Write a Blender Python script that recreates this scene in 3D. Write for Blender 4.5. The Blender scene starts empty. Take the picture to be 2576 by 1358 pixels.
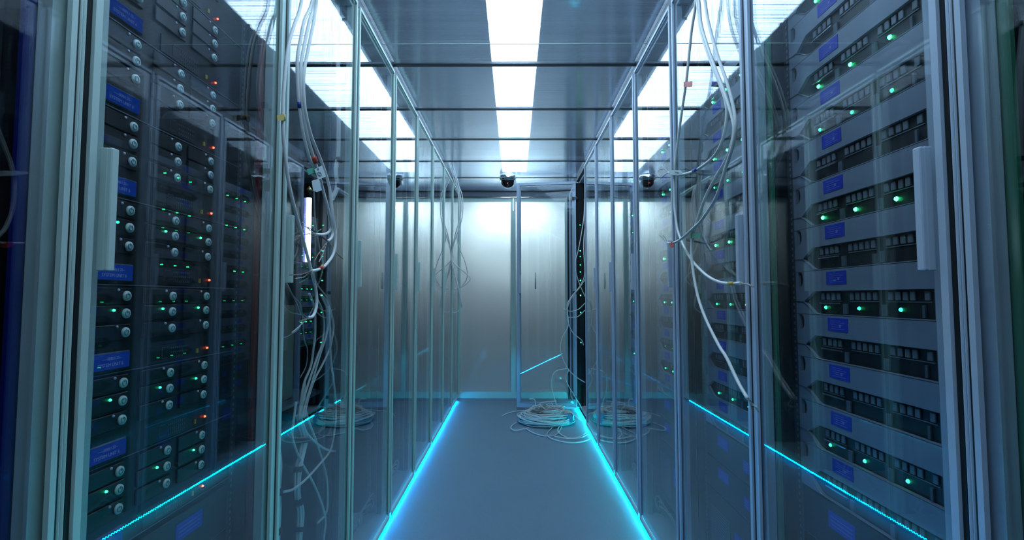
import bpy, bmesh, math, random
from mathutils import Vector, Matrix
random.seed(7)
sc = bpy.context.scene
col = sc.collection

# ------------------------------------------------------------------ camera, world, exposure
CAM = Vector((0.0, 0.0, 1.07))
PITCH, YAW, FPX = math.radians(3.09), math.radians(0.27), 1280.0
cd = bpy.data.cameras.new('camera'); cam = bpy.data.objects.new('camera', cd); col.objects.link(cam)
cd.sensor_width = 36.0; cd.lens = 36.0 * FPX / 2576.0; cd.clip_start = 0.02; cd.clip_end = 60
cam.location = CAM; cam.rotation_euler = (math.radians(90) + PITCH, 0, YAW)
sc.camera = cam
w = bpy.data.worlds.new('world'); sc.world = w; w.use_nodes = True
w.node_tree.nodes['Background'].inputs[0].default_value = (0.03, 0.06, 0.11, 1)
w.node_tree.nodes['Background'].inputs[1].default_value = 0.25
sc.view_settings.view_transform = 'Standard'; sc.view_settings.look = 'None'
sc.view_settings.gamma = 1.0; sc.view_settings.exposure = 0.6
cy = sc.cycles
cy.max_bounces = 10; cy.diffuse_bounces = 3; cy.glossy_bounces = 5; cy.transmission_bounces = 6
cy.transparent_max_bounces = 32; cy.sample_clamp_indirect = 6.0; cy.caustics_refractive = False; cy.caustics_reflective = False
cy.use_denoising = True

LUMI = 12.0          # ceiling light boxes
LEDI = 300.0         # floor strips

def at(px, py, X=None, Y=None):
    """world point on the plane X=.. or Y=.. seen at a photo pixel (used to lay out cables)"""
    d = Vector(((px - 1288) / FPX, 1.0, (679 - py) / FPX))
    d = Matrix.Rotation(YAW, 3, 'Z') @ (Matrix.Rotation(PITCH, 3, 'X') @ d)
    t = (X / d.x) if X is not None else (Y / d.y)
    return CAM + d * t

# ------------------------------------------------------------------ materials
M = {}
def nodes(name):
    m = bpy.data.materials.new(name); m.use_nodes = True; M[name] = m
    nt = m.node_tree; return m, nt, nt.nodes, nt.links
def pbr(name, c, rough=.5, metal=0.0, spec=.5, noise=0.0, nscale=40, bump=0.0):
    m, nt, N, L = nodes(name); b = N['Principled BSDF']
    b.inputs['Base Color'].default_value = (*c, 1); b.inputs['Roughness'].default_value = rough
    b.inputs['Metallic'].default_value = metal; b.inputs['Specular IOR Level'].default_value = spec
    tc = N.new('ShaderNodeTexCoord')
    if noise or bump:
        n = N.new('ShaderNodeTexNoise'); n.inputs['Scale'].default_value = nscale; n.inputs['Detail'].default_value = 4
        L.new(tc.outputs['Object'], n.inputs['Vector'])
        if noise:
            r = N.new('ShaderNodeMix'); r.data_type = 'RGBA'
            r.inputs['A'].default_value = (*[v * (1 - noise) for v in c], 1); r.inputs['B'].default_value = (*[min(1, v * (1 + noise)) for v in c], 1)
            L.new(n.outputs['Fac'], r.inputs['Factor']); L.new(r.outputs['Result'], b.inputs['Base Color'])
        if bump:
            bp = N.new('ShaderNodeBump'); bp.inputs['Strength'].default_value = bump; bp.inputs['Distance'].default_value = .002
            L.new(n.outputs['Fac'], bp.inputs['Height']); L.new(bp.outputs['Normal'], b.inputs['Normal'])
    return m
def emit(name, c, s):
    m, nt, N, L = nodes(name); N.remove(N['Principled BSDF'])
    e = N.new('ShaderNodeEmission'); e.inputs[0].default_value = (*c, 1); e.inputs[1].default_value = s
    L.new(e.outputs[0], N['Material Output'].inputs['Surface']); return m
def schlick(N, L, f0, power=5.0, normal=None):
    lw = N.new('ShaderNodeLayerWeight'); lw.inputs['Blend'].default_value = .5
    if normal: L.new(normal, lw.inputs['Normal'])
    p = N.new('ShaderNodeMath'); p.operation = 'POWER'; p.inputs[1].default_value = power; L.new(lw.outputs['Facing'], p.inputs[0])
    q = N.new('ShaderNodeMath'); q.operation = 'MULTIPLY_ADD'; q.inputs[1].default_value = 1 - f0; q.inputs[2].default_value = f0; q.use_clamp = True
    L.new(p.outputs[0], q.inputs[0]); return q.outputs[0]
def glass(name, tint, f0=.07, rough=0.0, power=4.0):
    m, nt, N, L = nodes(name); N.remove(N['Principled BSDF'])
    t = N.new('ShaderNodeBsdfTransparent'); t.inputs[0].default_value = (*tint, 1)
    g = N.new('ShaderNodeBsdfGlossy'); g.inputs['Roughness'].default_value = rough; g.inputs['Color'].default_value = (.95, .98, 1, 1)
    mx = N.new('ShaderNodeMixShader'); L.new(schlick(N, L, f0, power), mx.inputs[0])
    L.new(t.outputs[0], mx.inputs[1]); L.new(g.outputs[0], mx.inputs[2]); L.new(mx.outputs[0], N['Material Output'].inputs['Surface']); return m

pbr('alu_greenlit', (.62, .78, .72), .42, .1, noise=.05, nscale=25); pbr('alu_bluelit', (.56, .66, .78), .42, .1, noise=.05, nscale=25)  # one metal twice: greenish left and bluish right light mixed into the colour
pbr('alu_dark', (.055, .065, .075), .4, .3)
pbr('black', (.008, .009, .011), .45)
pbr('rack_black', (.008, .009, .012), .5, .1, noise=.2)
pbr('rack_post', (.07, .085, .10), .5, .2)
pbr('server_grey', (.25, .30, .38), .45, .15, noise=.04, nscale=60)
pbr('bay_dark', (.006, .006, .009), .4)
pbr('port_grey', (.20, .23, .27), .4, .3)
pbr('label_blue', (.02, .05, .55), .5)
pbr('label_print', (.22, .28, .75), .6)
pbr('silver', (.5, .47, .52), .25, .9)
pbr('blank_dark', (.020, .024, .032), .5, .1)
pbr('mesh_grey', (.10, .13, .16), .5, .2)
pbr('cable_white', (.88, .90, .88), .42, bump=.1, nscale=200)
pbr('cable_grey', (.42, .45, .47), .5)
pbr('copper_pair', (.45, .28, .22), .5); pbr('white_pair', (.6, .6, .62), .5); pbr('green_pair', (.08, .28, .2), .5); pbr('dark_pair', (.05, .05, .07), .5)
pbr('velcro', (.01, .01, .012), .9)
pbr('tag_red', (.60, .04, .02), .4); pbr('tag_green', (.0, .32, .20), .4); pbr('tag_yellow', (.55, .38, .04), .4)
pbr('tag_blue', (.01, .05, .35), .4); pbr('tag_white', (.62, .70, .72), .5); pbr('ink', (.01, .01, .015), .5)
pbr('beige', (.16, .15, .10), .6, noise=.1); pbr('ochre', (.42, .28, .10), .5)
pbr('green_reflection', (.06, .26, .15), .5); pbr('blue_trim', (.01, .02, .22), .5); pbr('red_trim', (.16, .015, .02), .5)
pbr('button_white', (.75, .88, .88), .4); pbr('button_mark', (.12, .38, .36), .4); pbr('dot_white', (.65, .68, .85), .4)
pbr('chrome', (.75, .78, .8), .15, 1.0); pbr('dome_dark', (.01, .01, .012), .04, 0, .8)
pbr('brass', (.75, .6, .3), .3, .9); pbr('plastic_bag', (.10, .35, .50), .2)
pbr('room_dark', (.012, .016, .024), .8, noise=.2, nscale=3); pbr('vestibule', (.03, .035, .04), .8)
pbr('tile', (.10, .12, .15), .6)
m = emit('lamp_white', (.58, .79, 1.0), LUMI); nt = m.node_tree; N = nt.nodes; L = nt.links
tc = N.new('ShaderNodeTexCoord'); mp = N.new('ShaderNodeMapping'); mp.inputs['Scale'].default_value = (.4, 70, .4); ns = N.new('ShaderNodeTexNoise'); ns.inputs['Scale'].default_value = 1.0; ns.inputs['Detail'].default_value = 4
L.new(tc.outputs['Object'], mp.inputs['Vector']); L.new(mp.outputs[0], ns.inputs['Vector']); mr = N.new('ShaderNodeMapRange')
mr.inputs['From Min'].default_value = .35; mr.inputs['From Max'].default_value = .62; mr.inputs['To Min'].default_value = LUMI * .22; mr.inputs['To Max'].default_value = LUMI
L.new(ns.outputs['Fac'], mr.inputs['Value']); L.new(mr.outputs[0], N['Emission'].inputs[1])
emit('vestibule_lamp', (.80, .94, 1.0), 165.0)
emit('led_teal', (0.0, .60, .80), LEDI); emit('led_blue', (.0, .40, 1.0), LEDI)
emit('led_green', (.03, 1.0, .32), 14.0); emit('led_green_mid', (.02, .9, .30), 5.0); emit('led_green_dim', (.02, .6, .25), 1.2)
emit('led_red', (1.0, .05, .02), 9.0); emit('lcd_blue', (.008, .05, .36), .28); emit('lcd_text', (.07, .15, .42), .34)
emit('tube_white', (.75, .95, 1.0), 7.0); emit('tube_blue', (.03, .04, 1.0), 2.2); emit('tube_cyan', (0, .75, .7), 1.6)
glass('door_glass', (.97, .985, .99), f0=.046, power=4.0)
# carpet
m, nt, N, L = nodes('carpet'); b = N['Principled BSDF']; b.inputs['Roughness'].default_value = .95; b.inputs['Specular IOR Level'].default_value = .1
tc = N.new('ShaderNodeTexCoord'); n1 = N.new('ShaderNodeTexNoise'); n1.inputs['Scale'].default_value = 260; n1.inputs['Detail'].default_value = 3
n2 = N.new('ShaderNodeTexNoise'); n2.inputs['Scale'].default_value = 3; n2.inputs['Detail'].default_value = 3
L.new(tc.outputs['Object'], n1.inputs['Vector']); L.new(tc.outputs['Object'], n2.inputs['Vector'])
mx = N.new('ShaderNodeMix'); mx.data_type = 'RGBA'; mx.inputs['A'].default_value = (.20, .32, .41, 1); mx.inputs['B'].default_value = (.37, .53, .64, 1)
L.new(n1.outputs['Fac'], mx.inputs['Factor'])
m2 = N.new('ShaderNodeMix'); m2.data_type = 'RGBA'; m2.blend_type = 'MULTIPLY'; m2.inputs['Factor'].default_value = .10
L.new(mx.outputs['Result'], m2.inputs['A']); L.new(n2.outputs['Color'], m2.inputs['B']); L.new(m2.outputs['Result'], b.inputs['Base Color'])
bp = N.new('ShaderNodeBump'); bp.inputs['Distance'].default_value = .003; bp.inputs['Strength'].default_value = .6
L.new(n1.outputs['Fac'], bp.inputs['Height']); L.new(bp.outputs['Normal'], b.inputs['Normal'])
# polycarbonate roof sheet: clear, tinted, ribbed across the aisle
m, nt, N, L = nodes('polycarbonate'); N.remove(N['Principled BSDF'])
tc = N.new('ShaderNodeTexCoord'); mp = N.new('ShaderNodeMapping'); mp.inputs['Scale'].default_value = (.6, 55, 1)
ns = N.new('ShaderNodeTexNoise'); ns.inputs['Scale'].default_value = 1.4; ns.inputs['Detail'].default_value = 3
L.new(tc.outputs['Object'], mp.inputs['Vector']); L.new(mp.outputs[0], ns.inputs['Vector'])
bp = N.new('ShaderNodeBump'); bp.inputs['Strength'].default_value = .35; bp.inputs['Distance'].default_value = .004
L.new(ns.outputs['Fac'], bp.inputs['Height'])
ramp = N.new('ShaderNodeMapRange'); ramp.inputs['To Min'].default_value = .62; ramp.inputs['To Max'].default_value = 1.0
ramp.inputs['From Min'].default_value = .3; ramp.inputs['From Max'].default_value = .6; L.new(ns.outputs['Fac'], ramp.inputs['Value'])
tr = N.new('ShaderNodeBsdfTransparent'); vm = N.new('ShaderNodeMix'); vm.data_type = 'RGBA'; vm.blend_type = 'MIX'
vm.inputs['A'].default_value = (.45, .5, .55, 1); vm.inputs['B'].default_value = (.93, .97, 1, 1)
L.new(ramp.outputs[0], vm.inputs['Factor']); L.new(vm.outputs['Result'], tr.inputs[0])
gl = N.new('ShaderNodeBsdfGlossy'); gl.inputs['Roughness'].default_value = .13; gl.inputs['Color'].default_value = (.85, .92, 1, 1)
L.new(bp.outputs['Normal'], gl.inputs['Normal'])
mx = N.new('ShaderNodeMixShader'); L.new(schlick(N, L, .12, 3.0), mx.inputs[0]); L.new(tr.outputs[0], mx.inputs[1]); L.new(gl.outputs[0], mx.inputs[2])
tl = N.new('ShaderNodeBsdfTranslucent'); tl.inputs[0].default_value = (.42, .52, .62, 1); m5 = N.new('ShaderNodeMixShader'); m5.inputs[0].default_value = .035
L.new(mx.outputs[0], m5.inputs[1]); L.new(tl.outputs[0], m5.inputs[2]); L.new(m5.outputs[0], N['Material Output'].inputs['Surface'])
# frosted end-door leaf
m, nt, N, L = nodes('frosted'); N.remove(N['Principled BSDF'])
d = N.new('ShaderNodeBsdfDiffuse'); d.inputs[0].default_value = (.13, .19, .25, 1); t = N.new('ShaderNodeBsdfTranslucent'); t.inputs[0].default_value = (.86, .93, .95, 1)
a = N.new('ShaderNodeMixShader'); a.inputs[0].default_value = .62; L.new(d.outputs[0], a.inputs[1]); L.new(t.outputs[0], a.inputs[2])
g = N.new('ShaderNodeBsdfGlossy'); g.inputs['Roughness'].default_value = .015; c2 = N.new('ShaderNodeMixShader')
L.new(schlick(N, L, .10, 5.0), c2.inputs[0]); L.new(a.outputs[0], c2.inputs[1]); L.new(g.outputs[0], c2.inputs[2]); L.new(c2.outputs[0], N['Material Output'].inputs['Surface'])

# ------------------------------------------------------------------ mesh helpers
class MB:
    def __init__(s): s.bm = bmesh.new(); s.mi = 0
    def _tag(s, faces):
        for f in faces: f.material_index = s.mi
    def box(s, x0, x1, y0, y1, z0, z1, bev=0.0, seg=1):
        if x0 > x1: x0, x1 = x1, x0
        if y0 > y1: y0, y1 = y1, y0
        if z0 > z1: z0, z1 = z1, z0
        r = bmesh.ops.create_cube(s.bm, size=1.0); vs = r['verts']
        for v in vs: v.co = Vector(((x0 + x1) / 2 + v.co.x * (x1 - x0), (y0 + y1) / 2 + v.co.y * (y1 - y0), (z0 + z1) / 2 + v.co.z * (z1 - z0)))
        fs = set(f for v in vs for f in v.link_faces); s._tag(fs)
        if bev:
            es = list(set(e for v in vs for e in v.link_edges))
            r = bmesh.ops.bevel(s.bm, geom=es, offset=bev, segments=seg, affect='EDGES', profile=.6); s._tag(r['faces'])
        return s
    def prism(s, pts, axis, a, b, holes=()):
        """flat outline extruded along axis from a to b. pts are 2-D in the other two axes; holes are cut out"""
        def P(u, v, t): return Vector((t, u, v)) if axis == 'x' else Vector((u, t, v)) if axis == 'y' else Vector((u, v, t))
        loops = []; edges = []
        for ring in (pts, *holes):
            vs = [s.bm.verts.new(P(u, v, a)) for u, v in ring]; loops.append(vs)
            edges += [s.bm.edges.new((vs[i], vs[(i + 1) % len(vs)])) for i in range(len(vs))]
        r = bmesh.ops.triangle_fill(s.bm, use_beauty=True, use_dissolve=False, edges=edges)
        fs = [g for g in r['geom'] if isinstance(g, bmesh.types.BMFace)]
        r = bmesh.ops.extrude_face_region(s.bm, geom=fs)
        nv = [g for g in r['geom'] if isinstance(g, bmesh.types.BMVert)]; off = P(0, 0, b - a) - P(0, 0, 0)
        for v in nv: v.co += off
        allf = set(fs) | set(f for v in nv for f in v.link_faces) | set(f for l in loops for v in l for f in v.link_faces); s._tag(allf)
        return s
    def tube(s, pts, r, n=8, smooth=6, r1=None, cap=True):
        pts = [Vector(p) for p in pts]
        if smooth and len(pts) > 2:
            q = [pts[0] * 2 - pts[1]] + pts + [pts[-1] * 2 - pts[-2]]; o = []
            for i in range(1, len(q) - 2):
                for k in range(smooth):
                    t = k / smooth; a, b, c, d = q[i - 1], q[i], q[i + 1], q[i + 2]
                    o.append(.5 * ((2 * b) + (c - a) * t + (2 * a - 5 * b + 4 * c - d) * t * t + (3 * b - a - 3 * c + d) * t ** 3))
            o.append(pts[-1]); pts = o
        rings = []; up = None
        for i, p in enumerate(pts):
            T = (pts[min(i + 1, len(pts) - 1)] - pts[max(i - 1, 0)]).normalized()
            if up is None: up = Vector((0, 0, 1)) if abs(T.z) < .9 else Vector((1, 0, 0))
            A = T.cross(up)
            if A.length < 1e-5: A = T.orthogonal()
            A.normalize(); B = A.cross(T).normalized(); up = B
            rr = r if r1 is None else r + (r1 - r) * i / (len(pts) - 1)
            rings.append([s.bm.verts.new(p + A * math.cos(2 * math.pi * k / n) * rr + B * math.sin(2 * math.pi * k / n) * rr) for k in range(n)])
        for i in range(len(rings) - 1):
            for k in range(n):
                f = s.bm.faces.new((rings[i][k], rings[i][(k + 1) % n], rings[i + 1][(k + 1) % n], rings[i + 1][k])); f.material_index = s.mi; f.smooth = True
        if cap:
            for g in (rings[0], rings[-1]):
                f = s.bm.faces.new(g); f.material_index = s.mi
        return s
    def lathe(s, prof, c, axis='z', n=24):
        """profile (radius, height) spun about an axis through c"""
        c = Vector(c); rings = []
        for r, h in prof:
            ring = []
            for k in range(n):
                a = 2 * math.pi * k / n; u, v = r * math.cos(a), r * math.sin(a)
                ring.append(s.bm.verts.new(c + (Vector((u, v, h)) if axis == 'z' else Vector((h, u, v)) if axis == 'x' else Vector((u, h, v)))))
            rings.append(ring)
        for i in range(len(rings) - 1):
            for k in range(n):
                f = s.bm.faces.new((rings[i][k], rings[i][(k + 1) % n], rings[i + 1][(k + 1) % n], rings[i + 1][k])); f.material_index = s.mi; f.smooth = True
        for g in (rings[0], rings[-1]):
            f = s.bm.faces.new(g); f.material_index = s.mi
        return s
    def build(s, name, mats, parent=None, loc=(0, 0, 0)):
        bmesh.ops.remove_doubles(s.bm, verts=s.bm.verts, dist=1e-6)
        bmesh.ops.recalc_face_normals(s.bm, faces=s.bm.faces)
        me = bpy.data.meshes.new(name); s.bm.to_mesh(me); s.bm.free()
        for mm in (mats if isinstance(mats, (list, tuple)) else [mats]): me.materials.append(M[mm])
        o = bpy.data.objects.new(name, me); col.objects.link(o); o.location = loc
        if parent: o.parent = parent
        return o
def tag(o, label=None, cat=None, group=None, kind=None):
    if label: o['label'] = label
    if cat: o['category'] = cat
    if group: o['group'] = group
    if kind: o['kind'] = kind
    return o
def empty(name, loc, label, cat, group=None):
    o = bpy.data.objects.new(name, None); col.objects.link(o); o.location = loc; o.empty_display_size = .05
    return tag(o, label, cat, group)
def box_obj(name, mat, dims, parent=None, bev=0.0): return MB().box(*dims, bev=bev).build(name, mat, parent)
def children(o): return list(o.children)
def copy_tree(o, loc=None, parent=None):
    c = o.copy(); col.objects.link(c)
    for k in [k for k in c.keys() if k in ('label', 'category', 'group', 'kind')]:
        if parent is None: del c[k]
    if parent: c.parent = parent
    if loc is not None: c.location = loc
    for ch in children(o): copy_tree(ch, None, c)
    return c
def text_mesh(txt, size, mat, name, parent, loc, rot, extrude=.0002):
    cu = bpy.data.curves.new(name, 'FONT'); cu.body = txt; cu.size = size; cu.extrude = extrude; cu.align_x = 'CENTER'; cu.align_y = 'CENTER'
    t = bpy.data.objects.new(name + '_tmp', cu); col.objects.link(t)
    dg = bpy.context.evaluated_depsgraph_get(); me = bpy.data.meshes.new_from_object(t.evaluated_get(dg))
    bpy.data.objects.remove(t); me.materials.clear(); me.materials.append(M[mat])
    o = bpy.data.objects.new(name, me); col.objects.link(o); o.location = loc; o.rotation_euler = rot; o.parent = parent; return o

ORD = ['zeroth', 'first', 'second', 'third', 'fourth', 'fifth', 'sixth', 'seventh', 'eighth', 'ninth', 'tenth', 'eleventh', 'twelfth', 'thirteenth']
GX = .605                                   # glass plane of both rows
P0, PITCHY = .677, .595                     # first cabinet boundary, cabinet pitch
B = lambda n: P0 + PITCHY * (n - 1)         # near edge of cabinet n is B(n), far edge B(n+1)
YEND = 5.46
CEIL = 2.22

# ------------------------------------------------------------------ the setting
S = 'structure'
tag(box_obj('floor', 'carpet', (-1.75, 1.75, -1.3, 6.9, -.1, 0)), 'blue grey short pile carpet along the aisle between the cabinet rows', kind=S)
tag(box_obj('wall_left', 'room_dark', (-1.85, -1.75, -1.3, 6.9, 0, 3.1)), 'dark wall behind the left cabinet row', kind=S)
tag(box_obj('wall_right', 'room_dark', (1.75, 1.85, -1.3, 6.9, 0, 3.1)), 'dark wall behind the right cabinet row', kind=S)
tag(box_obj('wall_back', 'room_dark', (-1.85, 1.85, -1.4, -1.3, 0, 3.1)), 'dark wall closing the aisle behind the viewer', kind=S)
tag(box_obj('wall_front', 'vestibule', (-1.85, 1.85, 6.9, 7.0, 0, 3.1)), 'pale wall beyond the frosted sliding doors', kind=S)
tag(box_obj('ceiling', 'room_dark', (-1.85, 1.85, -1.4, 7.0, 3.1, 3.2)), 'dark room ceiling above the lights', kind=S)
# roof over the aisle: clear sheets between dark ribs
for i in range(-3, 8):
    y0, y1 = P0 + PITCHY * i, P0 + PITCHY * (i + 1)
    y0 = max(y0, -1.28); y1 = min(y1, YEND - .02)
    tag(box_obj('ceiling_panel', 'polycarbonate', (-.6, .6, y0 + .016, y1 - .016, CEIL, CEIL + .006)), 'glossy translucent roof sheet over the aisle', kind=S)
    r = MB().box(-.61, .61, y1 - .013, y1 + .013, CEIL - .004, CEIL + .012, .002)
    tag(r.build('trim_%d' % (i + 4), 'alu_dark'), 'dark rib across the aisle ceiling', kind=S)
for sx, nm in ((-1, 'left'), (1, 'right')):
    tag(box_obj('trim_%d' % (20 if sx < 0 else 21), 'alu_dark', (sx * .60, sx * .66, -1.28, YEND, 2.185, CEIL + .03), bev=.002), 'dark channel between the cabinet tops and the roof sheets', kind=S)
tag(box_obj('trim_22', 'alu_greenlit', (-.6, .6, 2.248, 2.252, CEIL - .002, CEIL - .0005)), 'thin bright strip across the aisle roof', kind=S)
# end wall: header, jambs, frosted sliding leaves
tag(box_obj('trim_30', 'tile', (-1.75, 1.75, YEND - .02, YEND + .08, 2.155, 2.6), bev=.003), 'grey header over the frosted doors', kind=S)
tag(box_obj('trim_31', 'black', (-.66, -.605, YEND - .03, YEND + .06, 0, 2.155), bev=.002), 'black jamb left of the frosted doors', kind=S)
tag(box_obj('trim_32', 'black', (.57, .64, YEND - .03, YEND + .06, 0, 2.155), bev=.002), 'black jamb right of the frosted doors', kind=S)
tag(box_obj('wall_end_left', 'room_dark', (-1.75, -.66, YEND, YEND + .06, 0, 2.155)), kind=S)
tag(box_obj('wall_end_right', 'room_dark', (.64, 1.75, YEND, YEND + .06, 0, 2.155)), kind=S)
def leaf(n, x0, x1, y, lab, handle=None):
    f = MB(); t = .026
    f.prism([(x0, .001), (x1, .001), (x1, 2.152), (x0, 2.152)], 'y', y, y + .03, holes=[[(x0 + t, .07), (x1 - t, .07), (x1 - t, 2.105), (x0 + t, 2.105)]])
    o = tag(f.build('door_%d' % n, 'alu_greenlit'), lab, kind=S)
    box_obj('frosted_pane', 'frosted', (x0 + t - .004, x1 - t + .004, y + .011, y + .019, .066, 2.109), o)
    if handle:
        h = MB(); h.tube([(handle, y - .028, 1.16), (handle, y - .028, 1.335)], .0075, 10, 0); h.tube([(handle, y - .028, 1.18), (handle, y + .004, 1.18)], .005, 8, 0); h.tube([(handle, y - .028, 1.315), (handle, y + .004, 1.315)], .005, 8, 0)
        h.build('door_handle', 'tag_white', o)
    return o
leaf(1, -.605, -.0124, YEND + .005, 'left frosted glass sliding leaf at the end of the aisle')
leaf(2, -.012, .570, YEND + .005, 'right frosted glass sliding leaf at the end of the aisle', handle=.225)
# luminaires in the aisle roof
def luminaire(y0, y1, label, z0=2.42, z1=2.80):
    o = empty('ceiling_light', (0, (y0 + y1) / 2, z0), label, 'ceiling light', 'box lights above the aisle roof'); h = (y1 - y0) / 2
    MB().box(-.13, .13, -h, h, 0, z1 - z0 - .012, .006).build('diffuser', 'lamp_white', o)
    MB().box(-.15, .15, -h, h, z1 - z0 - .012, z1 - z0 + .02, .003).build('housing', 'alu_dark', o)
    return o
for i in range(-3, 8):
    y0, y1 = max(P0 + PITCHY * i, -1.28), min(P0 + PITCHY * (i + 1), YEND - .02)
    k = 8 - i
    if i == 7: lab = 'white box light above the aisle roof nearest the frosted doors'
    else: lab = 'white box light over the aisle roof, %s back from the frosted doors' % ORD[k]
    luminaire(y0 + .012, y1 - .012, lab)
# vestibule lamp behind the frosted doors
o = empty('wall_lamp', (0, 5.68, 2.12), 'bright lamp glowing behind the top of the frosted doors', 'lamp')
MB().box(-.16, .16, -.10, .10, -.06, .05, .006).build('diffuser', 'vestibule_lamp', o); MB().box(-.18, .18, -.12, .12, .05, .94, .004).build('housing', 'vestibule', o)

# ------------------------------------------------------------------ server cabinets
def cabinet(s, n, mode, label):
    """s=+1 right row, -1 left row. mode: closed | open"""
    y0, y1 = B(n), B(n + 1)
    ym = (y0 + y1) / 2; h = PITCHY / 2
    key = (s, mode)
    AL = 'alu_bluelit' if s > 0 else 'alu_greenlit'
    root = empty('server_cabinet', (s * GX, ym, 0), label, 'server cabinet', 'glass fronted cabinets in the %s row' % ('right' if s > 0 else 'left'))
    if key in PROTO:
        for ch in PROTO[key].children: copy_tree(ch, None, root)
        return root
    PROTO[key] = root
    f = MB()                                            # frame: near and far posts front and back, top and bottom
    for yy in (-h, h): 
        f.box(s * -.014, s * .05, yy - (.0056 if yy > 0 else -.0004), yy + (.0056 if yy < 0 else -.0004), .055, 2.165, .002)
    f.box(s * .02, s * 1.0, -h + .0005, h - .0005, 2.165, 2.184); f.box(s * .012, s * 1.0, -h + .0005, h - .0005, .04, .055)
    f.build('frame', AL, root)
    shd = MB()  # black filler paints the shade inside the gaps beside the posts
    for sg in (-1, 1): shd.box(s * -.013, s * .045, sg * (h - .0060), sg * (h - .0138), .05, 2.165)
    shd.build('gap_shade', 'black', root)
    MB().box(s * .03, s * .98, -h + .02, h - .02, 0, .04).build('plinth', 'rack_black', root)
    for sg in (-1, 1):
        MB().box(s * .052, s * .98, sg * (h - .0015), sg * (h - .006), .056, 2.163).build('side_panel', 'rack_black', root)
    MB().box(s * .975, s * .985, -h + .01, h - .01, .056, 2.163).build('rear_panel', 'rack_black', root)
    for sg in (-1, 1):                                  # 19 inch rails with square cage nut holes
        r = MB(); r.box(s * .068, s * .085, sg * .243, sg * .27, .08, 2.14, .001); r.mi = 1
        z = .10
        while z < 2.12:
            for dz in (0, .016, .032): r.box(s * .0672, s * .068, sg * .252, sg * .2575, z + dz, z + dz + .0065)
            z += .0445
        r.build('mounting_rail', ['rack_post', 'port_grey'], root)
    # door: aluminium frame with glass; near stile carries the handle
    a, b_ = -h + .0142, h - .0142
    if mode == 'closed':
        d = MB(); z0, z1 = .03, 2.180
        d.prism([(a, z0), (b_, z0), (b_, z1), (a, z1)], 'x', s * -.005, s * .014, holes=[[(a + .038, z0 + .045), (b_ - .024, z0 + .045), (b_ - .024, z1 - .03), (a + .038, z1 - .03)]])
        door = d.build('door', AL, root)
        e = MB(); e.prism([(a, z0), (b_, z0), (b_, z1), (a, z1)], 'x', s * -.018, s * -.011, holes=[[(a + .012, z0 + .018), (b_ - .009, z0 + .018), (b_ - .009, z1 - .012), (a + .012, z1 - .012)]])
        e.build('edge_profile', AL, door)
        box_obj('glass_pane', 'door_glass', (s * -.0105, s * -.0065, a - .001, b_ + .001, z0 + .002, z1 - .002), door)
        hd = MB(); hd.box(s * -.028, s * -.021, a + .026, a + .040, 1.108, 1.285, .0015); hd.box(s * -.0215, s * -.0108, a + .026, a + .030, 1.108, 1.285, .001)
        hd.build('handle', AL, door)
    return root
PROTO = {}
names_r = ['nearest the viewer, cut by the right edge', 'full of grey servers beside the right edge', 'behind the hanging white cables', 'third along the glass wall', 'fourth along the glass wall', 'fifth along the glass wall', 'sixth along the glass wall', 'with its door swung open by the floor coil', 'last before the frosted doors']
names_l = ['nearest the viewer, cut by the left edge', 'full of storage arrays with round buttons', 'holding the glowing tube behind hanging cables', 'empty, next after the glowing tube cabinet', 'empty, fourth along the glass wall', 'empty, fifth along the glass wall', 'empty, sixth along the glass wall', 'empty, with thin cables hanging by it', 'empty, last before the frosted doors']
CR, CL = {}, {}
for n in range(0, 9):
    CL[n] = cabinet(-1, n, 'closed', 'left row cabinet with glass door, ' + names_l[n])
    CR[n] = cabinet(1, n, 'open' if n == 7 else 'closed', 'right row cabinet with glass door, ' + names_r[n])

for cb, s, mt in ((CL[0], -1, 'blue_trim'), (CL[1], -1, 'red_trim'), (CR[0], 1, 'green_reflection'), (CR[1], 1, 'green_reflection')):  # the green strips colour in a reflection beside the right stiles
    h = PITCHY / 2; MB().box(s * .0185, s * .026, h - .050, h - .034, .08, 2.14, .001).build('trim_reflection', mt, cb)
# swung open door of right cabinet 7 (part of that cabinet)
def open_door():
    h = PITCHY / 2; W = PITCHY - .024; z0, z1 = .03, 2.18
    d = MB(); d.prism([(0, z0), (W, z0), (W, z1), (0, z1)], 'y', -.008, .010, holes=[[(.031, z0 + .045), (W - .04, z0 + .045), (W - .04, z1 - .03), (.031, z1 - .03)]])
    door = d.build('door', 'alu_bluelit', CR[7]); door.location = (-.016, h - .005, 0); door.rotation_euler = (0, 0, math.radians(180 - 9.0))
    MB().prism([(0, z0), (W, z0), (W, z1), (0, z1)], 'y', .016, .022, holes=[[(.011, z0 + .018), (W - .030, z0 + .040), (W - .030, z1 - .024), (.011, z1 - .024)]]).build('edge_profile', 'alu_bluelit', door)
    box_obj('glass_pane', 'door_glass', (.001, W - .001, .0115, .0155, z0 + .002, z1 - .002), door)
    MB().box(W - .042, W - .024, .014, .042, 1.108, 1.285, .0015).build('handle', 'alu_bluelit', door)
    for zz in (.12, 1.1, 2.0):
        m_ = MB(); m_.box(-.02, .035, .012, .022, zz, zz + .03, .002); m_.tube([(-.006, .02, zz - .006), (-.006, .02, zz + .036)], .006, 8, 0); m_.build('hinge', 'alu_dark', door)
open_door()

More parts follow.
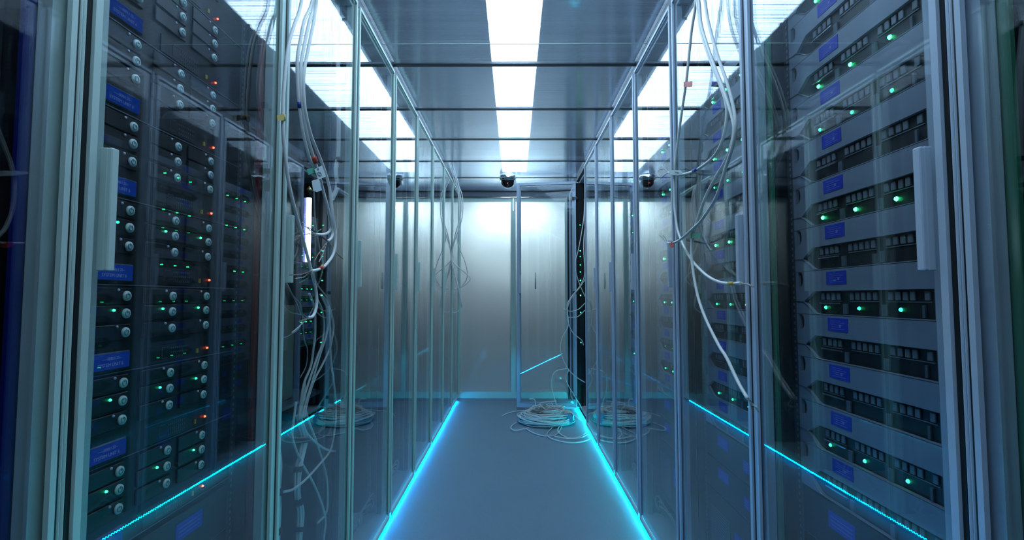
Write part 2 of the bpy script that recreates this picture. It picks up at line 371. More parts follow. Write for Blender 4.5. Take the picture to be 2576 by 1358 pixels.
# ------------------------------------------------------------------ grey servers (right row)
FX = .67
UH = .098
def D_shape(cy, cz, w_, h_, sgn):
    pts = [(cy, cz - h_ / 2)]
    for k in range(9):
        a = -math.pi / 2 + math.pi * k / 8; pts.append((cy - sgn * (w_ * .45 + w_ * .55 * math.cos(a)), cz + h_ / 2 * math.sin(a)))
    pts.append((cy, cz + h_ / 2)); return pts
def server_proto(s, led):
    root = empty('rack_server', (0, 0, 0), 'x', 'server')
    zs = .029                                            # seam height above the unit's base
    MB().box(s * .012, s * .62, -.222, .222, .002, UH - .002).build('chassis', 'rack_black', root)
    band = [(-.159, zs - .029 + .002), (.135, zs - .029 + .002), (.160, zs - .024), (.205, zs - .002), (.205, zs + .002), (.160, zs + .023), (-.159, zs + .023)]
    band = [(-.159, zs - .027), (.155, zs - .027), (.168, zs - .024), (.206, zs - .001), (.206, zs + .001), (.168, zs + .023), (-.159, zs + .023)]
    f = MB(); f.prism([(-.24, .0006), (.24, .0006), (.24, UH - .0006), (-.24, UH - .0006)], 'x', 0, s * .008, holes=[band, D_shape(.2295, zs + .051, .020, .034, 1)])
    f.build('bezel', 'server_grey', root)
    MB().box(s * .0072, s * .0115, -.165, .236, .002, UH - .004).build('recess', 'bay_dark', root)
    lp = MB(); lp.tube([(s * -.001, .150, zs - .0275), (s * -.001, .169, zs - .0245), (s * -.001, .207, zs - .001), (s * -.001, .245, zs + .0005)], .0007, 5, 0)
    lp.box(s * .001, s * .004, .078, .150, zs - .0045, zs - .002); lp.build('pull_tab', 'silver', root)
    def block(ys):
        p = MB()
        for y in ys: p.box(s * .004, s * .0075, y - .0055, y + .0055, zs + .004, zs + .019, .0008)
        p.box(s * .0055, s * .0075, min(ys) - .008, max(ys) + .008, zs + .0005, zs + .002)
        return p.build('port_block', 'port_grey', root)
    block([.143, .124, .107, .090]); block([.048 - .0165 * i + .0 for i in range(5)]); block([-.057, -.0745, -.0915, -.108, -.139])
    for ya, yb in ((.075, .062), (-.035, -.047), (-.128, -.134)):
        MB().box(s * .0035, s * .0075, ya, yb, zs - .025, zs - .004, .0006).build('latch', 'mesh_grey', root)
    l = MB(); l.box(s * -.0008, 0, .055 + .0, .120, zs + .036, zs + .064); l.mi = 1
    for i in range(5): l.box(s * -.0012, s * -.0008, .108 - .004 * (i % 2), .065 + .006 * ((i * 2) % 3), zs + .041 + .0042 * i, zs + .0419 + .0042 * i)
    l.box(s * -.0012, s * -.0008, .082, .076, zs + .045, zs + .051); l.build('label_sticker', ['label_blue', 'label_print'], root)
    if led:
        r = {'led_green': .0042, 'led_green_mid': .0036, 'led_green_dim': .0026}[led]
        for y in (.137, .030, -.078):
            p = MB(); p.lathe([(.0002, -r * .8), (r * .6, -r * .6), (r, 0), (r, r)], (0, 0, 0), 'x', 12)
            if s < 0: p.bm.verts.ensure_lookup_table(); [setattr(v.co, 'x', -v.co.x) for v in p.bm.verts]
            p.build('status_light', led, root, (s * .0065, y, zs - .0125))
    return root
SP = {}
LEDK = {7: 'led_green', 5: 'led_green', 4: 'led_green_mid', 2: 'led_green', 1: None, 0: 'led_green_mid', -3: 'led_green_mid'}
used = set()
TOPK = 7
rackname = {0: 'in the right cabinet cut by the picture edge', 1: 'in the nearest right cabinet', 2: 'in the second right cabinet', 3: 'in the third right cabinet', 4: 'in the fourth right cabinet', 5: 'in the fifth right cabinet', 6: 'in the sixth right cabinet', 7: 'in the open right cabinet'}
LD = {None: 'no lamps lit', 'led_green': 'bright green lamps', 'led_green_mid': 'soft green lamps', 'led_green_dim': 'dim green lamps'}
for n in (1, 2, 3, 4, 5, 6, 7):
    for k in range(-4, TOPK + 1):
        led = LEDK.get(k)
        if n in (3, 5) and k in (4, -2): led = 'led_green_dim'
        if n == 7: led = ['led_green_mid', 'led_green', 'led_green_dim'][k % 3]
        zc = 1.061 + UH * k - .029
        loc = (FX, (B(n) + B(n + 1)) / 2, zc)
        if led not in SP: SP[led] = server_proto(1, led); o = SP[led]; o.location = loc
        else: o = copy_tree(SP[led], loc)
        i = TOPK - k + 1
        pos = 'topmost' if i == 1 else ('lowest grey one' if k == -4 else '%s from the top' % ORD[i])
        tag(o, 'grey server, %s, %s %s' % (LD[led], pos, rackname[n]), 'server', 'grey servers stacked in the right row')

# ------------------------------------------------------------------ dark lower units
def lower_unit(s, kind):
    root = empty('power_unit', (0, 0, 0), 'x', 'power unit'); H = .103 if kind == 'a' else .26
    MB().box(0, s * .6, -.235, .235, .001, H - .001, .0015).build('casing', 'blank_dark', root)
    def lab(y0, y1, z0, z1):
        l = MB(); l.box(s * -.0008, 0, y0, y1, z0, z1); l.mi = 1
        for i in range(3): l.box(s * -.0011, s * -.0008, y0 + .008, y1 - .008, z0 + (z1 - z0) * (.25 + .22 * i), z0 + (z1 - z0) * (.25 + .22 * i) + .0008)
        l.build('label_sticker', ['label_blue', 'label_print'], root)
    if kind == 'a':
        lab(.055, .140, .050, .085); lab(-.085, -.048, .030, .062)
        MB().box(s * -.001, 0, -.234, .234, .0015, .003).build('seam_strip', 'mesh_grey', root)
    else:
        g = MB(); g.box(s * -.002, 0, .055, .205, .045, .205)
        g.mi = 1
        for i in range(19):
            for j in range(18): g.box(s * -.0024, s * -.002, .060 + i * .0076, .0645 + i * .0076, .050 + j * .0086, .0545 + j * .0086)
        g.build('vent_grille', ['mesh_grey', 'bay_dark'], root)
        lab(-.068, .022, .115, .190)
    return root
rn = {1: 'nearest', 2: 'second', 3: 'third', 4: 'fourth', 5: 'fifth', 6: 'sixth'}
for s, sd, ns_ in ((1, 'right', (1, 2, 3, 4, 5)), (-1, 'left', (1,))):
    pa = pb = None
    for n in ns_:
        ym = (B(n) + B(n + 1)) / 2
        for z, kd, w_ in ((.534, 'a', 'upper of two'), (.430, 'a', 'lower of two'), (.168, 'b', '')):
            src = pa if kd == 'a' else pb
            o = copy_tree(src, (s * FX, ym, z)) if src else lower_unit(s, kd)
            o.location = (s * FX, ym, z)
            if kd == 'a' and not pa: pa = o
            if kd == 'b' and not pb: pb = o
            where = {1: 'nearest %s cabinet' % sd}.get(n, '%s cabinet on the %s' % (rn[n], sd))
            tag(o, ('black power unit with blue stickers, %s in %s' % (w_, where)) if kd == 'a' else 'tall black unit with mesh grille, low in ' + where, 'power unit', 'dark units below the servers')

# ------------------------------------------------------------------ storage arrays (left nearest cabinet)
SH = .1473
def storage_proto(lit):
    s = -1; root = empty('storage_array', (0, 0, 0), 'x', 'storage array')
    MB().box(0, s * .6, -.24, .24, .001, SH - .001, .001).build('chassis', 'rack_black', root)
    MB().box(s * -.0012, 0, -.24, .24, -.0006, .0012).build('seam_strip', 'mesh_grey', root)
    for c, yc in enumerate((-.104, .014, .122)):
        for r, zr in enumerate((.129, .099, .067)):
            dr = MB().box(s * -.004, 0, yc - .085 + .012, yc + .014, zr - .0135, zr + .0135, .001).build('drive_tray', 'bay_dark', root)
            p = MB(); p.lathe([(.0002, 0), (.0082, 0), (.0086, .001), (.0082, .0035), (.0002, .0035)], (0, 0, 0), 'x', 20)
            p.mi = 1
            ring = [(.0038, .0035), (.0038, .0041), (.0050, .0041), (.0050, .0035)]
            cr = [Vector((.0038, .0044 * math.cos(a), .0044 * math.sin(a))) for a in [math.radians(120 + 300 * i / 16) for i in range(17)]]
            p.tube(cr, .0008, 5, 0); p.tube([(.0038, 0, .001), (.0038, 0, .0055)], .0007, 5, 0)
            p.build('power_button', ['button_white', 'button_mark'], dr, (.004, yc, zr))
            if r == 1 and lit:
                q = MB(); q.lathe([(.0002, .003), (.0016, .0026), (.0022, .001), (.0022, 0)], (0, 0, 0), 'x', 10); q.build('status_light', 'led_green_mid', dr, (.004, yc - .026, zr + .006))
            else:
                q = MB(); q.lathe([(.0002, .002), (.0022, .0016), (.0026, 0)], (0, 0, 0), 'x', 10); q.build('indicator', 'dot_white', dr, (.004, yc - .0175, zr + .010))
    # bottom row: display, port panel, alarm lamp
    d = MB().box(0, .004, -.172, -.088, .006, .036, .002).build('display', 'alu_dark', root)
    MB().box(.004, .0048, -.169, -.091, .008, .034, .0004).build('screen', 'lcd_blue', d)
    text_mesh('-----SERI:1.22--', .0066, 'lcd_text', 'display_text', d, (.0051, -.130, .0255), (math.radians(90), 0, math.radians(90)))
    text_mesh('SYSTEM UNIT 6', .0078, 'lcd_text', 'display_text', d, (.0051, -.132, .0155), (math.radians(90), 0, math.radians(90)))
    p = MB(); p.box(0, .002, -.04, .075, .004, .036); p.mi = 1
    for y_, z_, w2, h2 in ((-.006, .010, .016, .0008), (-.006, .031, .016, .0008), (-.007, .010, .0008, .021)): p.box(.002, .0026, y_, y_ + w2, z_, z_ + h2)
    for i in range(9):
        for j in range(3): p.box(.002, .0026, .018 + i * .0058, .0205 + i * .0058, .009 + j * .009, .012 + j * .009)
    p.build('port_panel', ['bay_dark', 'mesh_grey'], root)
    MB().box(0, .003, .100, .104, .010, .019).build('tab', 'tag_yellow', root)
    q = MB(); q.lathe([(.0002, .003), (.0016, .0024), (.0022, 0)], (0, 0, 0), 'x', 10); q.build('alarm_light', 'led_red', root, (0, .138, .017))
    return root
sp = {}
for k in range(-3, 6):
    loc = (-FX, (B(1) + B(2)) / 2, 1.091 + SH * k)
    if (k <= 0) not in sp: sp[k <= 0] = o = storage_proto(k <= 0); o.location = loc
    else: o = copy_tree(sp[k <= 0], loc)
    i = 5 - k + 1
    tag(o, 'black storage array with round buttons, %s in the nearest left cabinet' % ('topmost' if i == 1 else 'lowest' if k == -3 else ORD[i] + ' from the top'), 'storage array', 'storage arrays in the nearest left cabinet')
q = MB(); q.lathe([(.0002, .0035), (.0024, .003), (.0036, 0)], (0, 0, 0), 'x', 10)

# ------------------------------------------------------------------ left cabinet 2: shelves, tube lamp, beige machine
Y2 = (B(2) + B(3)) / 2
o = box_obj('rack_shelf', 'rack_post', (-.70 + .03, -1.2, B(2) + .03, B(3) - .03, 1.170, 1.180), bev=.001); tag(o, 'metal shelf under the glowing tube in the second left cabinet', 'shelf')
o = box_obj('rack_shelf', 'rack_post', (-.68, -1.2, B(2) + .03, B(3) - .03, .735, .745), bev=.001); tag(o, 'low metal shelf carrying the beige machine in the left row', 'shelf')
r = empty('tube_lamp', (-.70, 1.716, 1.18), 'glowing white tube lamp with black cap standing on the cabinet shelf', 'lamp')
MB().lathe([(.0085, .006), (.0085, .232)], (0, 0, 0), 'z', 16).build('tube', 'tube_white', r)
MB().lathe([(.011, 0), (.011, .008), (.009, .010)], (0, 0, 0), 'z', 16).build('base', 'brass', r)
MB().lathe([(.0105, .228), (.0105, .252)], (0, 0, 0), 'z', 16).build('cap', 'black', r)
MB().lathe([(.0105, .252), (.0105, .258), (.006, .262), (.003, .268), (.001, .270)], (0, 0, 0), 'z', 16).build('tip', 'brass', r)
MB().box(-.0095, -.0125, -.003, .006, .01, .228).build('blue_glow_strip', 'tube_blue', r)  # this strip emits blue by itself
r = empty('computer_tower', (-.72, 1.50, .745), 'dull beige machine with ochre vent slots on the low shelf', 'computer')
MB().box(0, -.4, -.15, .17, 0, .30, .004).build('casing', 'beige', r)
v = MB()
for i in range(4): v.box(.002, 0, -.13, -.02, .075 + i * .022, .081 + i * .022, .0006)
v.box(.002, 0, .02, .03, .05, .15); v.build('vent_slots', 'ochre', r)
r = empty('network_switch', (-.69, Y2, 1.30), 'dark switch with green lamps above the glowing tube shelf', 'network switch')

# build the switch properly
MB().box(0, -.35, -.24, .24, .20, .245, .001).build('casing', 'blank_dark', r)
p = MB()
for i in range(12): p.box(.001, -.001, -.2 + i * .03, -.18 + i * .03, .213, .229)
p.build('port_row', 'bay_dark', r)
for i in range(3): MB().box(.003, 0, -.19 + i * .05, -.186 + i * .05, .234, .238).build('status_light', 'led_green_mid', r)
r['label'] = 'dark network switch high in the second left cabinet'

# power strip with lamps inside the open right cabinet
r = empty('power_strip', (.636, 4.805, .25), 'tall black power strip with green lamps in the open right cabinet', 'power strip')
MB().box(-.022, .022, -.014, .014, 0, 1.75, .002).build('housing', 'black', r)
for z, mt in ((1.755, 'led_green_mid'), (1.51, 'led_green'), (1.455, 'led_green_mid'), (1.377, 'led_green_mid'), (1.31, 'led_green_mid'), (1.23, 'led_green'), (1.09, 'led_green'), (.93, 'led_green_mid'), (.65, 'led_green_mid')):
    MB().lathe([(.0002, -.004), (.0040, -.003), (.0050, 0)], (-.014, -.014, z - .25), 'y', 10).build('status_light', mt, r)

# ------------------------------------------------------------------ floor LED strips
for s, mt, lab in ((-1, 'led_blue', 'cyan blue LED strip glowing under the left cabinet row'), (1, 'led_teal', 'teal LED strip glowing under the right cabinet row')):
    r = empty('led_strip', (s * (GX + .006), 2.6, 0), lab, 'LED strip')
    MB().box(0, s * .003, -2.5, 2.72, .003, .024).build('tape', 'tag_white', r)
    p = MB(); y = -2.49
    while y < 2.71: p.box(s * -.0016, 0, y, y + .0042, .0100, .0132); y += .0166
    p.build('diodes', mt, r)

# ------------------------------------------------------------------ cables
CR_ = .0042
def frayed(o, p, dirs, seed=0):
    rnd = random.Random(seed); mats = ['copper_pair', 'white_pair', 'green_pair', 'dark_pair']
    for i, d in enumerate(dirs):
        d = [Vector(v) for v in d]; m_ = MB()
        for ph in (0, math.pi):
            pts = []; path = [p] + d
            for a in range(len(path) - 1):
                for k in range(12):
                    t = k / 12; q = path[a].lerp(path[a + 1], t); an = ph + (a * 12 + k) * 1.1
                    pts.append(q + Vector((math.cos(an), math.sin(an) * .5, math.sin(an))) * .0011)
            m_.tube(pts, .0009, 5, 0)
        m_.build('wire_pair', mats[i % 4], o)
def cable(name, pts, label, r=CR_, mat='cable_white', frays=None, group=None, cat='cable', seed=0):
    m_ = MB(); m_.tube(pts, r, 10, 7)
    o = tag(m_.build(name, mat), label, cat, group)
    if frays: frayed(o, Vector(pts[-1]), frays, seed)
    return o
def P(l, X=None, Y=None): return [at(a, b, X, Y) for a, b in l]
def tagplate(name, c, half_u, half_v, mat, parent=None, X=0, tilt=0):
    return None
GL, GR = 'white network cables hanging before the second left cabinet', 'white network cables hanging before the second right cabinet'
def up(p, dx=0): return [Vector((p.x + dx, p.y + .04, 2.219)), Vector((p.x + dx * .5, p.y + .02, 2.05))]
def hang(px, X, wob=.0):
    pts = P(px, X=X); 
    for i, q in enumerate(pts): q.x += wob * math.sin(i * 1.3)
    return up(pts[0], .02 if X < 0 else -.02) + pts
XL = -.552
def fr(lst, X): return [[at(a, b, X) for a, b in l] for l in lst]
def strap(o, a, b, X, mat, w_=.0055, flag=None, name='cable_tag'):
    """a sleeve round the cable from pixel a to b, with an optional flag outline"""
    m_ = MB(); m_.tube([at(*a, X), at(*b, X)], w_, 10, 0)
    if flag:
        ps = [at(u, v, X) for u, v in flag]; m_.prism([(q.y, q.z) for q in ps], 'x', X + (.0035 if X < 0 else -.0035), X + (.0045 if X < 0 else -.0045))
    t = m_.build(name, mat, o); return t
c1 = cable('network_cable', hang([(759, 0), (739, 66), (724, 123), (716, 199), (712, 270), (713, 340), (722, 430), (735, 500), (762, 600), (785, 690), (796, 740), (795, 775), (787, 795), (775, 799)], XL),
      'white cable at the left of its bunch, bent end with blue frayed pairs', frays=fr([[(762, 806), (752, 809)], [(752, 822), (733, 838)], [(760, 790), (753, 768)]], XL), group=GL)
strap(c1, (712, 288), (712, 303), XL, 'tag_yellow', flag=[(692, 290), (714, 287), (714, 302), (693, 304)])
c2 = cable('network_cable', hang([(786, 0), (766, 50), (756, 99), (748, 149), (749, 215), (753, 265), (762, 331), (779, 398), (792, 425), (805, 455), (820, 505), (830, 550), (834, 568), (828, 583), (813, 590), (793, 589)], XL),
      'white cable ending in a small hook in front of the glowing tube', frays=fr([[(775, 588), (748, 595)], [(778, 578), (767, 568)], [(798, 582), (808, 576)]], XL), group=GL, seed=2)
strap(c2, (752, 256), (754, 272), XL, 'tag_blue')
c3 = cable('network_cable', hang([(793, 0), (778, 55), (766, 110), (757, 165), (757, 225), (761, 275), (773, 340), (790, 400), (803, 440), (818, 500), (832, 550), (838, 580), (834, 598), (824, 607)], XL + .006),
      'white cable of medium length with pairs fraying downward by the tube', frays=fr([[(800, 640), (790, 658)], [(812, 640), (802, 660)], [(830, 625), (828, 650)], [(795, 585), (772, 570)], [(850, 640), (864, 652)]], XL), group=GL, seed=3)
strap(c3, (788, 394), (793, 408), XL + .006, 'tag_red', .0075)
c4 = cable('network_cable', hang([(797, 0), (788, 60), (777, 115), (765, 180), (764, 240), (770, 290), (784, 345), (806, 400), (820, 440), (830, 480), (837, 543), (843, 580), (844, 605), (838, 640), (818, 668), (800, 678), (783, 682)], XL + .012),
      'longest looping white cable, outermost of the left bunch', frays=fr([[(760, 690), (725, 692)], [(765, 697), (742, 701)], [(775, 700), (750, 713)]], XL), group=GL, seed=4)
strap(c4, (812, 671), (804, 676), XL + .012, 'tag_red')
# paper tags on the bunch
g = strap(c3, (790, 432), (793, 437), XL + .014, 'tag_green', .004, flag=[(767, 427), (784, 421), (789, 434), (772, 440)])
g = strap(c3, (800, 430), (804, 440), XL + .016, 'tag_white', .004, flag=[(787, 426), (806, 416), (816, 444), (796, 452)], name='paper_tag')
mk = MB(); XW = XL + .0215
mk.tube([at(798, 424, XW), at(803, 427, XW)], .0006, 5, 0); mk.tube([at(800, 428, XW), at(801.5, 422, XW)], .0006, 5, 0)
mk.tube([at(797, 436, XW), at(801, 433.5, XW), at(806, 434, XW), at(808, 437, XW), at(808, 442, XW), at(804, 441, XW), at(799, 438, XW), at(797, 436, XW)], .0006, 5, 3)
mk.build('handwriting', 'ink', g)
g = strap(c4, (800, 455), (804, 465), XL + .018, 'tag_white', .004, flag=[(780, 455), (797, 450), (806, 478), (793, 483), (784, 479)], name='paper_tag')

XR = .555
r1 = cable('network_cable', hang([(1750, 0), (1739, 83), (1727, 199), (1715, 282), (1704, 364), (1697, 430), (1696, 500), (1700, 550), (1708, 590), (1732, 642), (1765, 682), (1798, 705), (1831, 713), (1864, 712)], XR),
      'white cable with red flag curving right to a frayed end by the door handle', frays=fr([[(1880, 716), (1898, 722)], [(1878, 713), (1893, 719)]], XR), group=GR, seed=5)
strap(r1, (1727, 205), (1726, 217), XR, 'tag_red', .005, flag=[(1723, 206), (1745, 204), (1744, 218), (1738, 219), (1723, 218)])
strap(r1, (1834, 713), (1848, 713.5), XR, 'tag_yellow', .0052)
r2 = cable('network_cable', hang([(1753, 0), (1762, 73), (1785, 146), (1811, 212), (1826, 258), (1828, 298), (1818, 351), (1795, 394), (1752, 427), (1712, 439), (1682, 434)], XR - .006),
      'shortest looping white cable with white tag, end pointing left', frays=fr([[(1670, 425), (1655, 428)], [(1668, 420), (1664, 414)], [(1672, 440), (1660, 452)]], XR), group=GR, seed=6)
strap(r2, (1744, 430), (1755, 425), XR - .006, 'tag_blue', .0052)
g = strap(r2, (1690, 437), (1708, 439), XR - .006, 'tag_white', .0048, flag=[(1684, 430), (1692, 427), (1714, 428), (1721, 435), (1710, 441), (1690, 439)], name='paper_tag')
MB().tube([at(1697, 431, XR - .012), at(1703, 434, XR - .012), at(1708, 434, XR - .012)], .0007, 5, 0).build('handwriting', 'ink', g)
r3 = cable('network_cable', hang([(1758, 0), (1765, 66), (1792, 152), (1818, 219), (1841, 292), (1846, 331), (1835, 381), (1818, 417), (1798, 450), (1775, 496), (1752, 559), (1740, 609), (1742, 669), (1755, 742), (1775, 801), (1808, 868), (1828, 900), (1857, 961), (1881, 1003)], XR - .012),
      'longest white cable with green flag reaching down to a frayed end', frays=fr([[(1888, 1012), (1893, 1035)], [(1893, 1018), (1908, 1025)], [(1890, 1010), (1910, 1038)]], XR), group=GR, seed=7)
strap(r3, (1744, 586), (1743, 599), XR - .012, 'tag_green', .005, flag=[(1741, 586), (1767, 586), (1765, 598), (1741, 599)])
r4 = cable('network_cable', hang([(1773, 0), (1782, 56), (1805, 139), (1831, 215), (1846, 275), (1850, 318), (1841, 374), (1825, 424), (1816, 455), (1798, 503), (1765, 553), (1745, 573), (1712, 602), (1692, 611), (1679, 611)], XR - .02),
      'white cable crossing the green flagged one, red tagged frayed end', frays=fr([[(1672, 605), (1658, 590)], [(1668, 602), (1662, 584)], [(1674, 600), (1668, 592)]], XR), group=GR, seed=8)
strap(r4, (1688, 612), (1694, 610), XR - .02, 'tag_red', .005, flag=[(1686, 610), (1694, 611), (1699, 620), (1693, 624), (1688, 618)])

# cables inside the second left cabinet
XI = -.638
GI = 'cables inside the second left cabinet'
ins = [
 ([(778, 738), (791, 777), (793, 834), (789, 872), (782, 920), (766, 960), (758, 1000), (752, 1050)], 'innermost white cable arching down into the strapped bundle'),
 ([(799, 754), (810, 780), (815, 819), (810, 865), (797, 901), (778, 957), (762, 1010), (755, 1052)], 'white cable arching beside the innermost one behind glass'),
 ([(806, 740), (822, 777), (826, 815), (818, 853), (805, 892), (786, 957), (768, 1015), (760, 1050)], 'middle white cable arching down behind the left glass'),
 ([(809, 742), (826, 765), (839, 815), (835, 853), (830, 876), (812, 915), (789, 959), (772, 1015), (765, 1052)], 'outer white cable arching down behind the left glass'),
 ([(826, 770), (830, 830), (832, 900), (836, 934), (844, 1001), (845, 1052), (839, 1102), (829, 1136), (802, 1170), (768, 1207), (738, 1230), (714, 1237)], 'long white cable sweeping down then left to a cut end'),
 ([(766, 960), (765, 984), (757, 1042), (772, 1089), (802, 1119), (829, 1133), (851, 1135)], 'white cable ending to the right near the cabinet edge'),
 ([(745, 1010), (738, 1062), (736, 1102), (755, 1156), (782, 1203), (805, 1254), (819, 1305), (814, 1358), (808, 1420)], 'white cable crossing to the lower picture edge'),
 ([(766, 1000), (772, 1045), (799, 1119), (819, 1187), (824, 1237), (821, 1288), (799, 1316)], 'white cable with a hooked lower end behind the glass')]
for i, (l, lab) in enumerate(ins): cable('network_cable', P(l, X=XI - .004 * (i % 4)), lab, r=.0036, mat='cable_white', group=GI)
for i, (l, lab) in enumerate([
 ([(714, 700), (735, 740), (755, 765), (760, 790), (765, 850), (773, 880), (770, 920), (755, 950)], 'thin grey cable looping behind the beige machine view'),
 ([(716, 702), (745, 760), (757, 790), (772, 800), (790, 770)], 'thin grey cable crossing under the shelf'),
 ([(712, 770), (730, 785), (750, 790), (762, 795), (752, 825), (725, 845), (708, 850)], 'thin grey cable ending left of the beige machine')]):
    cable('network_cable', P(l, X=-.655), lab, r=.0018, mat='cable_grey', group=GI)
b_ = empty('cable_bundle', at(755, 1200, XI), 'white cable bundle strapped with black bands in the second left cabinet', 'cable bundle'); b_.location = (0, 0, 0)
core = [(750, 1045), (765, 1100), (760, 1140), (750, 1180), (748, 1240), (756, 1290), (752, 1358), (750, 1450)]
for i in range(7):
    a = i * 2 * math.pi / 6; rr = 0 if i == 6 else .0085
    pts = [q + Vector((math.cos(a), math.sin(a), 0)) * rr * (1.0 if j % 2 else .75) for j, q in enumerate(P(core, X=XI - .012))]
    MB().tube(pts, .0037, 8, 6).build('strand', 'cable_white', b_)
for (a, b2) in (((765, 1098), (764, 1112)), ((751, 1172), (750, 1186)), ((750, 1252), (753, 1266)), ((754, 1325), (752, 1338))):
    MB().tube([at(*a, XI - .012), at(*b2, XI - .012)], .0135, 14, 0).build('strap', 'velcro', b_)
b_ = empty('cable_bundle', (0, 0, 0), 'white cable bundle with black bands at the near left edge of the second left cabinet', 'cable bundle')
for i in range(4):
    MB().tube([q + Vector((0, .007 * i - .01, 0)) for q in P([(697, 1125), (702, 1170), (699, 1230), (700, 1290), (697, 1358), (697, 1450)], X=-.628)], .0036, 8, 6).build('strand', 'cable_white', b_)
for yy in (1232, 1330): MB().tube([at(699, yy, -.628), at(699, yy + 12, -.628)], .0130, 14, 0).build('strap', 'velcro', b_)
b_ = empty('cable_bundle', (0, 0, 0), 'white cable bundle with black band high at the far side of the second left cabinet', 'cable bundle')
for i in range(5):
    MB().tube([q + Vector((.004 * (i % 2), .006 * i - .012, 0)) for q in P([(852, -60), (850, 0), (846, 60), (850, 180), (851, 300), (850, 390), (844, 430), (848, 470), (835, 500)], X=-.645)], .0034, 8, 6).build('strand', 'cable_white', b_)
for yy in (60, 396, 462): MB().tube([at(849, yy, -.645), at(849, yy + 12, -.645)], .017, 14, 0).build('strap', 'velcro', b_)

# small loops at the cabinet feet
for s, sd, n, yy in ((-1, 'left', 3, 2.1), (-1, 'left', 3, 2.32), (-1, 'left', 4, 2.8), (1, 'right', 3, 2.0), (1, 'right', 3, 2.3), (1, 'right', 4, 2.75)):
    m_ = MB()
    for i in range(3):
        q = .03 * i
        m_.tube([(s * .70, yy - .10, .06), (s * (.68 - q * .3), yy - .05 + q, .12 + q * .5), (s * .645, yy + q, .15 + q * .4), (s * .66, yy + .07 + q, .10), (s * .70, yy + .10 + q * .5, .06)], .003, 7, 6)
    pl = {(-1, 3, 2.1): 'near side of the third left cabinet', (-1, 3, 2.32): 'far side of the third left cabinet', (-1, 4, 2.8): 'fourth left cabinet', (1, 3, 2.0): 'near side of the third right cabinet', (1, 3, 2.3): 'far side of the third right cabinet', (1, 4, 2.75): 'fourth right cabinet'}[(s, n, yy)]
    tag(m_.build('cable_loops', 'cable_grey'), 'pale cable loops on the cabinet base, ' + pl, 'cable', 'cable loops at the cabinet feet')

# far left thin cables
GE = 'thin cables hanging near the far left cabinets'
for l, lab in [
 ([(1128, 402), (1143, 456), (1157, 488), (1160, 533), (1148, 583), (1137, 630), (1134, 654)], 'thin white cable bowing right, innermost at the far left'),
 ([(1130, 400), (1150, 458), (1163, 495), (1162, 550), (1140, 620), (1136, 650), (1142, 680), (1152, 718), (1162, 760), (1160, 775), (1146, 786), (1137, 783)], 'thin white cable reaching lowest with a hooked end, far left'),
 ([(1132, 404), (1152, 480), (1154, 560), (1151, 606), (1172, 665), (1175, 698), (1160, 721), (1143, 727)], 'thin white cable looping out over the frosted door, far left'),
 ([(1134, 650), (1145, 665), (1177, 692), (1182, 704), (1168, 718), (1150, 726)], 'short thin cable loop with blue band, far left'),
 ([(1136, 400), (1154, 470), (1158, 540), (1143, 600), (1136, 660), (1150, 715), (1163, 772)], 'thin white cable hanging nearly straight, far left')]:
    cable('network_cable', P(l, Y=4.78), lab, r=.0042, mat='cable_white', group=GE)
# far right cables out of the open cabinet
GO = 'thin cables falling from the open right cabinet'
for i, (l, lab) in enumerate([
 ([(1474, 440), (1471, 500), (1468, 554), (1456, 624), (1447, 663), (1453, 700), (1470, 742), (1478, 752)], 'thin white cable bowing left beside the open glass door'),
 ([(1475, 545), (1468, 616), (1471, 686), (1459, 719), (1431, 756), (1428, 784), (1430, 818), (1414, 850), (1411, 885), (1428, 926), (1450, 948), (1472, 962)], 'long thin cable snaking down past the open door'),
 ([(1474, 700), (1459, 722), (1432, 760), (1428, 800), (1440, 835), (1463, 855), (1468, 868)], 'thin cable with forked end at mid height by the open door'),
 ([(1472, 762), (1455, 778), (1435, 783), (1417, 776)], 'short thin cable hook by the open door edge'),
 ([(1472, 780), (1452, 797), (1430, 798)], 'shortest thin cable beside the open door'),
 ([(1428, 926), (1395, 936), (1388, 970), (1398, 1011), (1410, 1040)], 'thin cable arching into the floor coil'),
 ([(1432, 928), (1424, 955), (1445, 995), (1465, 1030), (1468, 1062)], 'thin cable dropping to the floor by the open door')]):
    cable('network_cable', P(l, Y=4.62 + .02 * i), lab, r=.0040, group=GO)

# coil of cable on the floor before the open door
rnd = random.Random(11)
CX, CY = .275, 4.44
m_ = MB()
for i in range(34):
    z = .008 + .085 * (i / 34) ; rx = .245 - .10 * abs(i / 34 - .25) + rnd.uniform(-.03, .02); ry = rx * rnd.uniform(.85, 1.05)
    ox, oy = rnd.uniform(-.02, .02), rnd.uniform(-.02, .02); ph = rnd.uniform(0, 6.28); pts = []
    for k in range(25):
        a = ph + 2 * math.pi * k / 24 * 1.0
        pts.append(Vector((CX + ox + rx * math.cos(a), CY + oy + ry * math.sin(a), max(.006, z + .012 * math.sin(2 * a + ph)))))
    m_.tube(pts, .0044, 7, 2)
for i in range(12):
    a0 = rnd.uniform(0, 6.28); pts = []
    for k in range(7):
        a = a0 + k * .35; rr = .12 + .05 * math.sin(k + i)
        pts.append(Vector((CX + rr * math.cos(a), CY + rr * math.sin(a), .09 + .05 * math.sin(k / 6 * math.pi) * rnd.uniform(.3, 1))))
    m_.tube(pts, .0044, 7, 4)
for pl in ([(CX - .1, CY + .05, .09), (CX - .09, CY + .1, .13), (CX - .1, CY + .12, .17), (CX - .14, CY + .16, .165)], [(CX, CY, .1), (CX - .05, CY + .1, .14), (CX + .1, CY + .15, .15)]):
    m_.tube(pl, .0044, 7, 5)
c = m_.build('cable_coil', 'cable_white'); tag(c, 'large tangled coil of white cable on the carpet before the open door', 'cable coil')
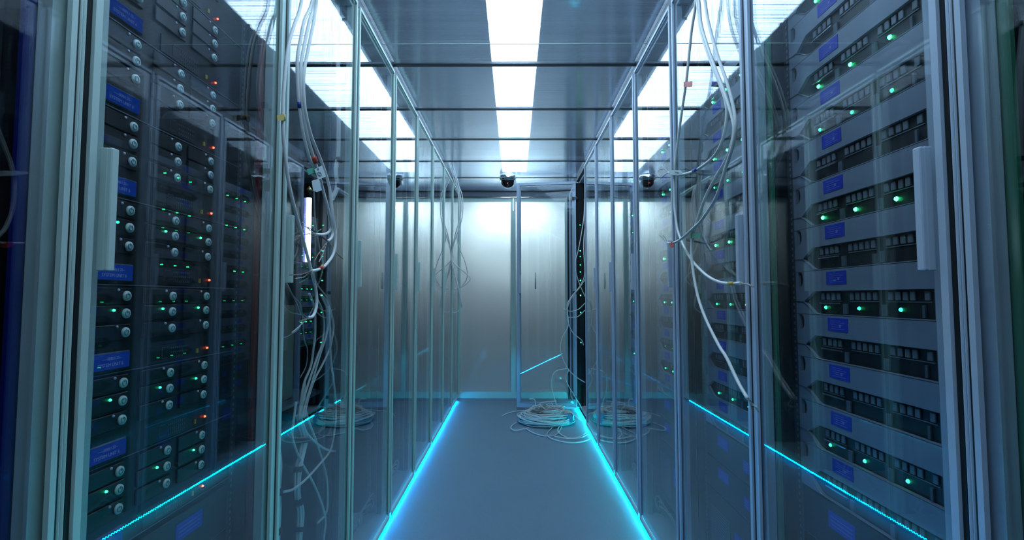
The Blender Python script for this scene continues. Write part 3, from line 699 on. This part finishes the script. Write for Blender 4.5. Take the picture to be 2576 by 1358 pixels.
MB().tube([(CX + .17, CY - .14, .06), (CX + .185, CY - .10, .065), (CX + .20, CY - .05, .06)], .045, 12, 4, r1=.03).build('blue_wrap', 'plastic_bag', c)
def fl(l, z=.008): return [Vector((x, y, z if not isinstance(z, (list,)) else z[i])) for i, (x, y) in enumerate(l)]
GF = 'loose cable runs round the floor coil'
def gpt(px, py, z=.006):
    d = at(px, py, Y=1.0) - CAM; t = (z - CAM.z) / d.z; return CAM + d * t
for i, (l, lab) in enumerate([
 ([(1262, 1047), (1275, 1040), (1300, 1034), (1330, 1032), (1352, 1030)], 'loose cable end straying left from the coil'),
 ([(1322, 1078), (1345, 1090), (1375, 1097), (1400, 1093), (1412, 1075), (1415, 1062)], 'loose cable loop in front of the coil'),
 ([(1408, 1056), (1385, 1080), (1376, 1093), (1390, 1104), (1430, 1113), (1465, 1111), (1484, 1104)], 'loose cable sweeping widest in front towards the right cabinets'),
 ([(1418, 1062), (1404, 1078), (1408, 1090), (1430, 1101), (1455, 1100), (1476, 1088)], 'loose cable loop, inner one right of the coil'),
 ([(1395, 1098), (1430, 1103), (1460, 1101), (1479, 1092)], 'loose cable between the coil and the teal strip'),
 ([(1300, 1062), (1288, 1070), (1286, 1078), (1300, 1082), (1330, 1076)], 'loose cable bump at the left side of the coil'),
 ([(1415, 1036), (1440, 1042), (1462, 1058)], 'loose cable behind the coil by the open cabinet')]):
    cable('loose_cable', [gpt(a, b2, .006 + .002 * i) for a, b2 in l], lab, r=.0042, group=GF)

# ------------------------------------------------------------------ dome camera
r = empty('dome_camera', (-.063, 4.75, CEIL - .006), 'dark security dome camera hanging from the aisle roof', 'camera')
MB().lathe([(.074, 0), (.076, -.03), (.068, -.050)], (0, 0, 0), 'z', 32).build('base', 'chrome', r)
MB().lathe([(.062, -.045)] + [(.062 * math.cos(a), -.055 - .062 * math.sin(a)) for a in [math.radians(v) for v in (0, 15, 30, 45, 60, 72, 82, 89)]], (0, 0, 0), 'z', 32).build('dome', 'dome_dark', r)
MB().lathe([(.0002, -.003), (.003, 0), (.0002, .003)], (0, 0, 0), 'z', 8).build('lamp', 'led_red', r, (.0, -.058, -.080))
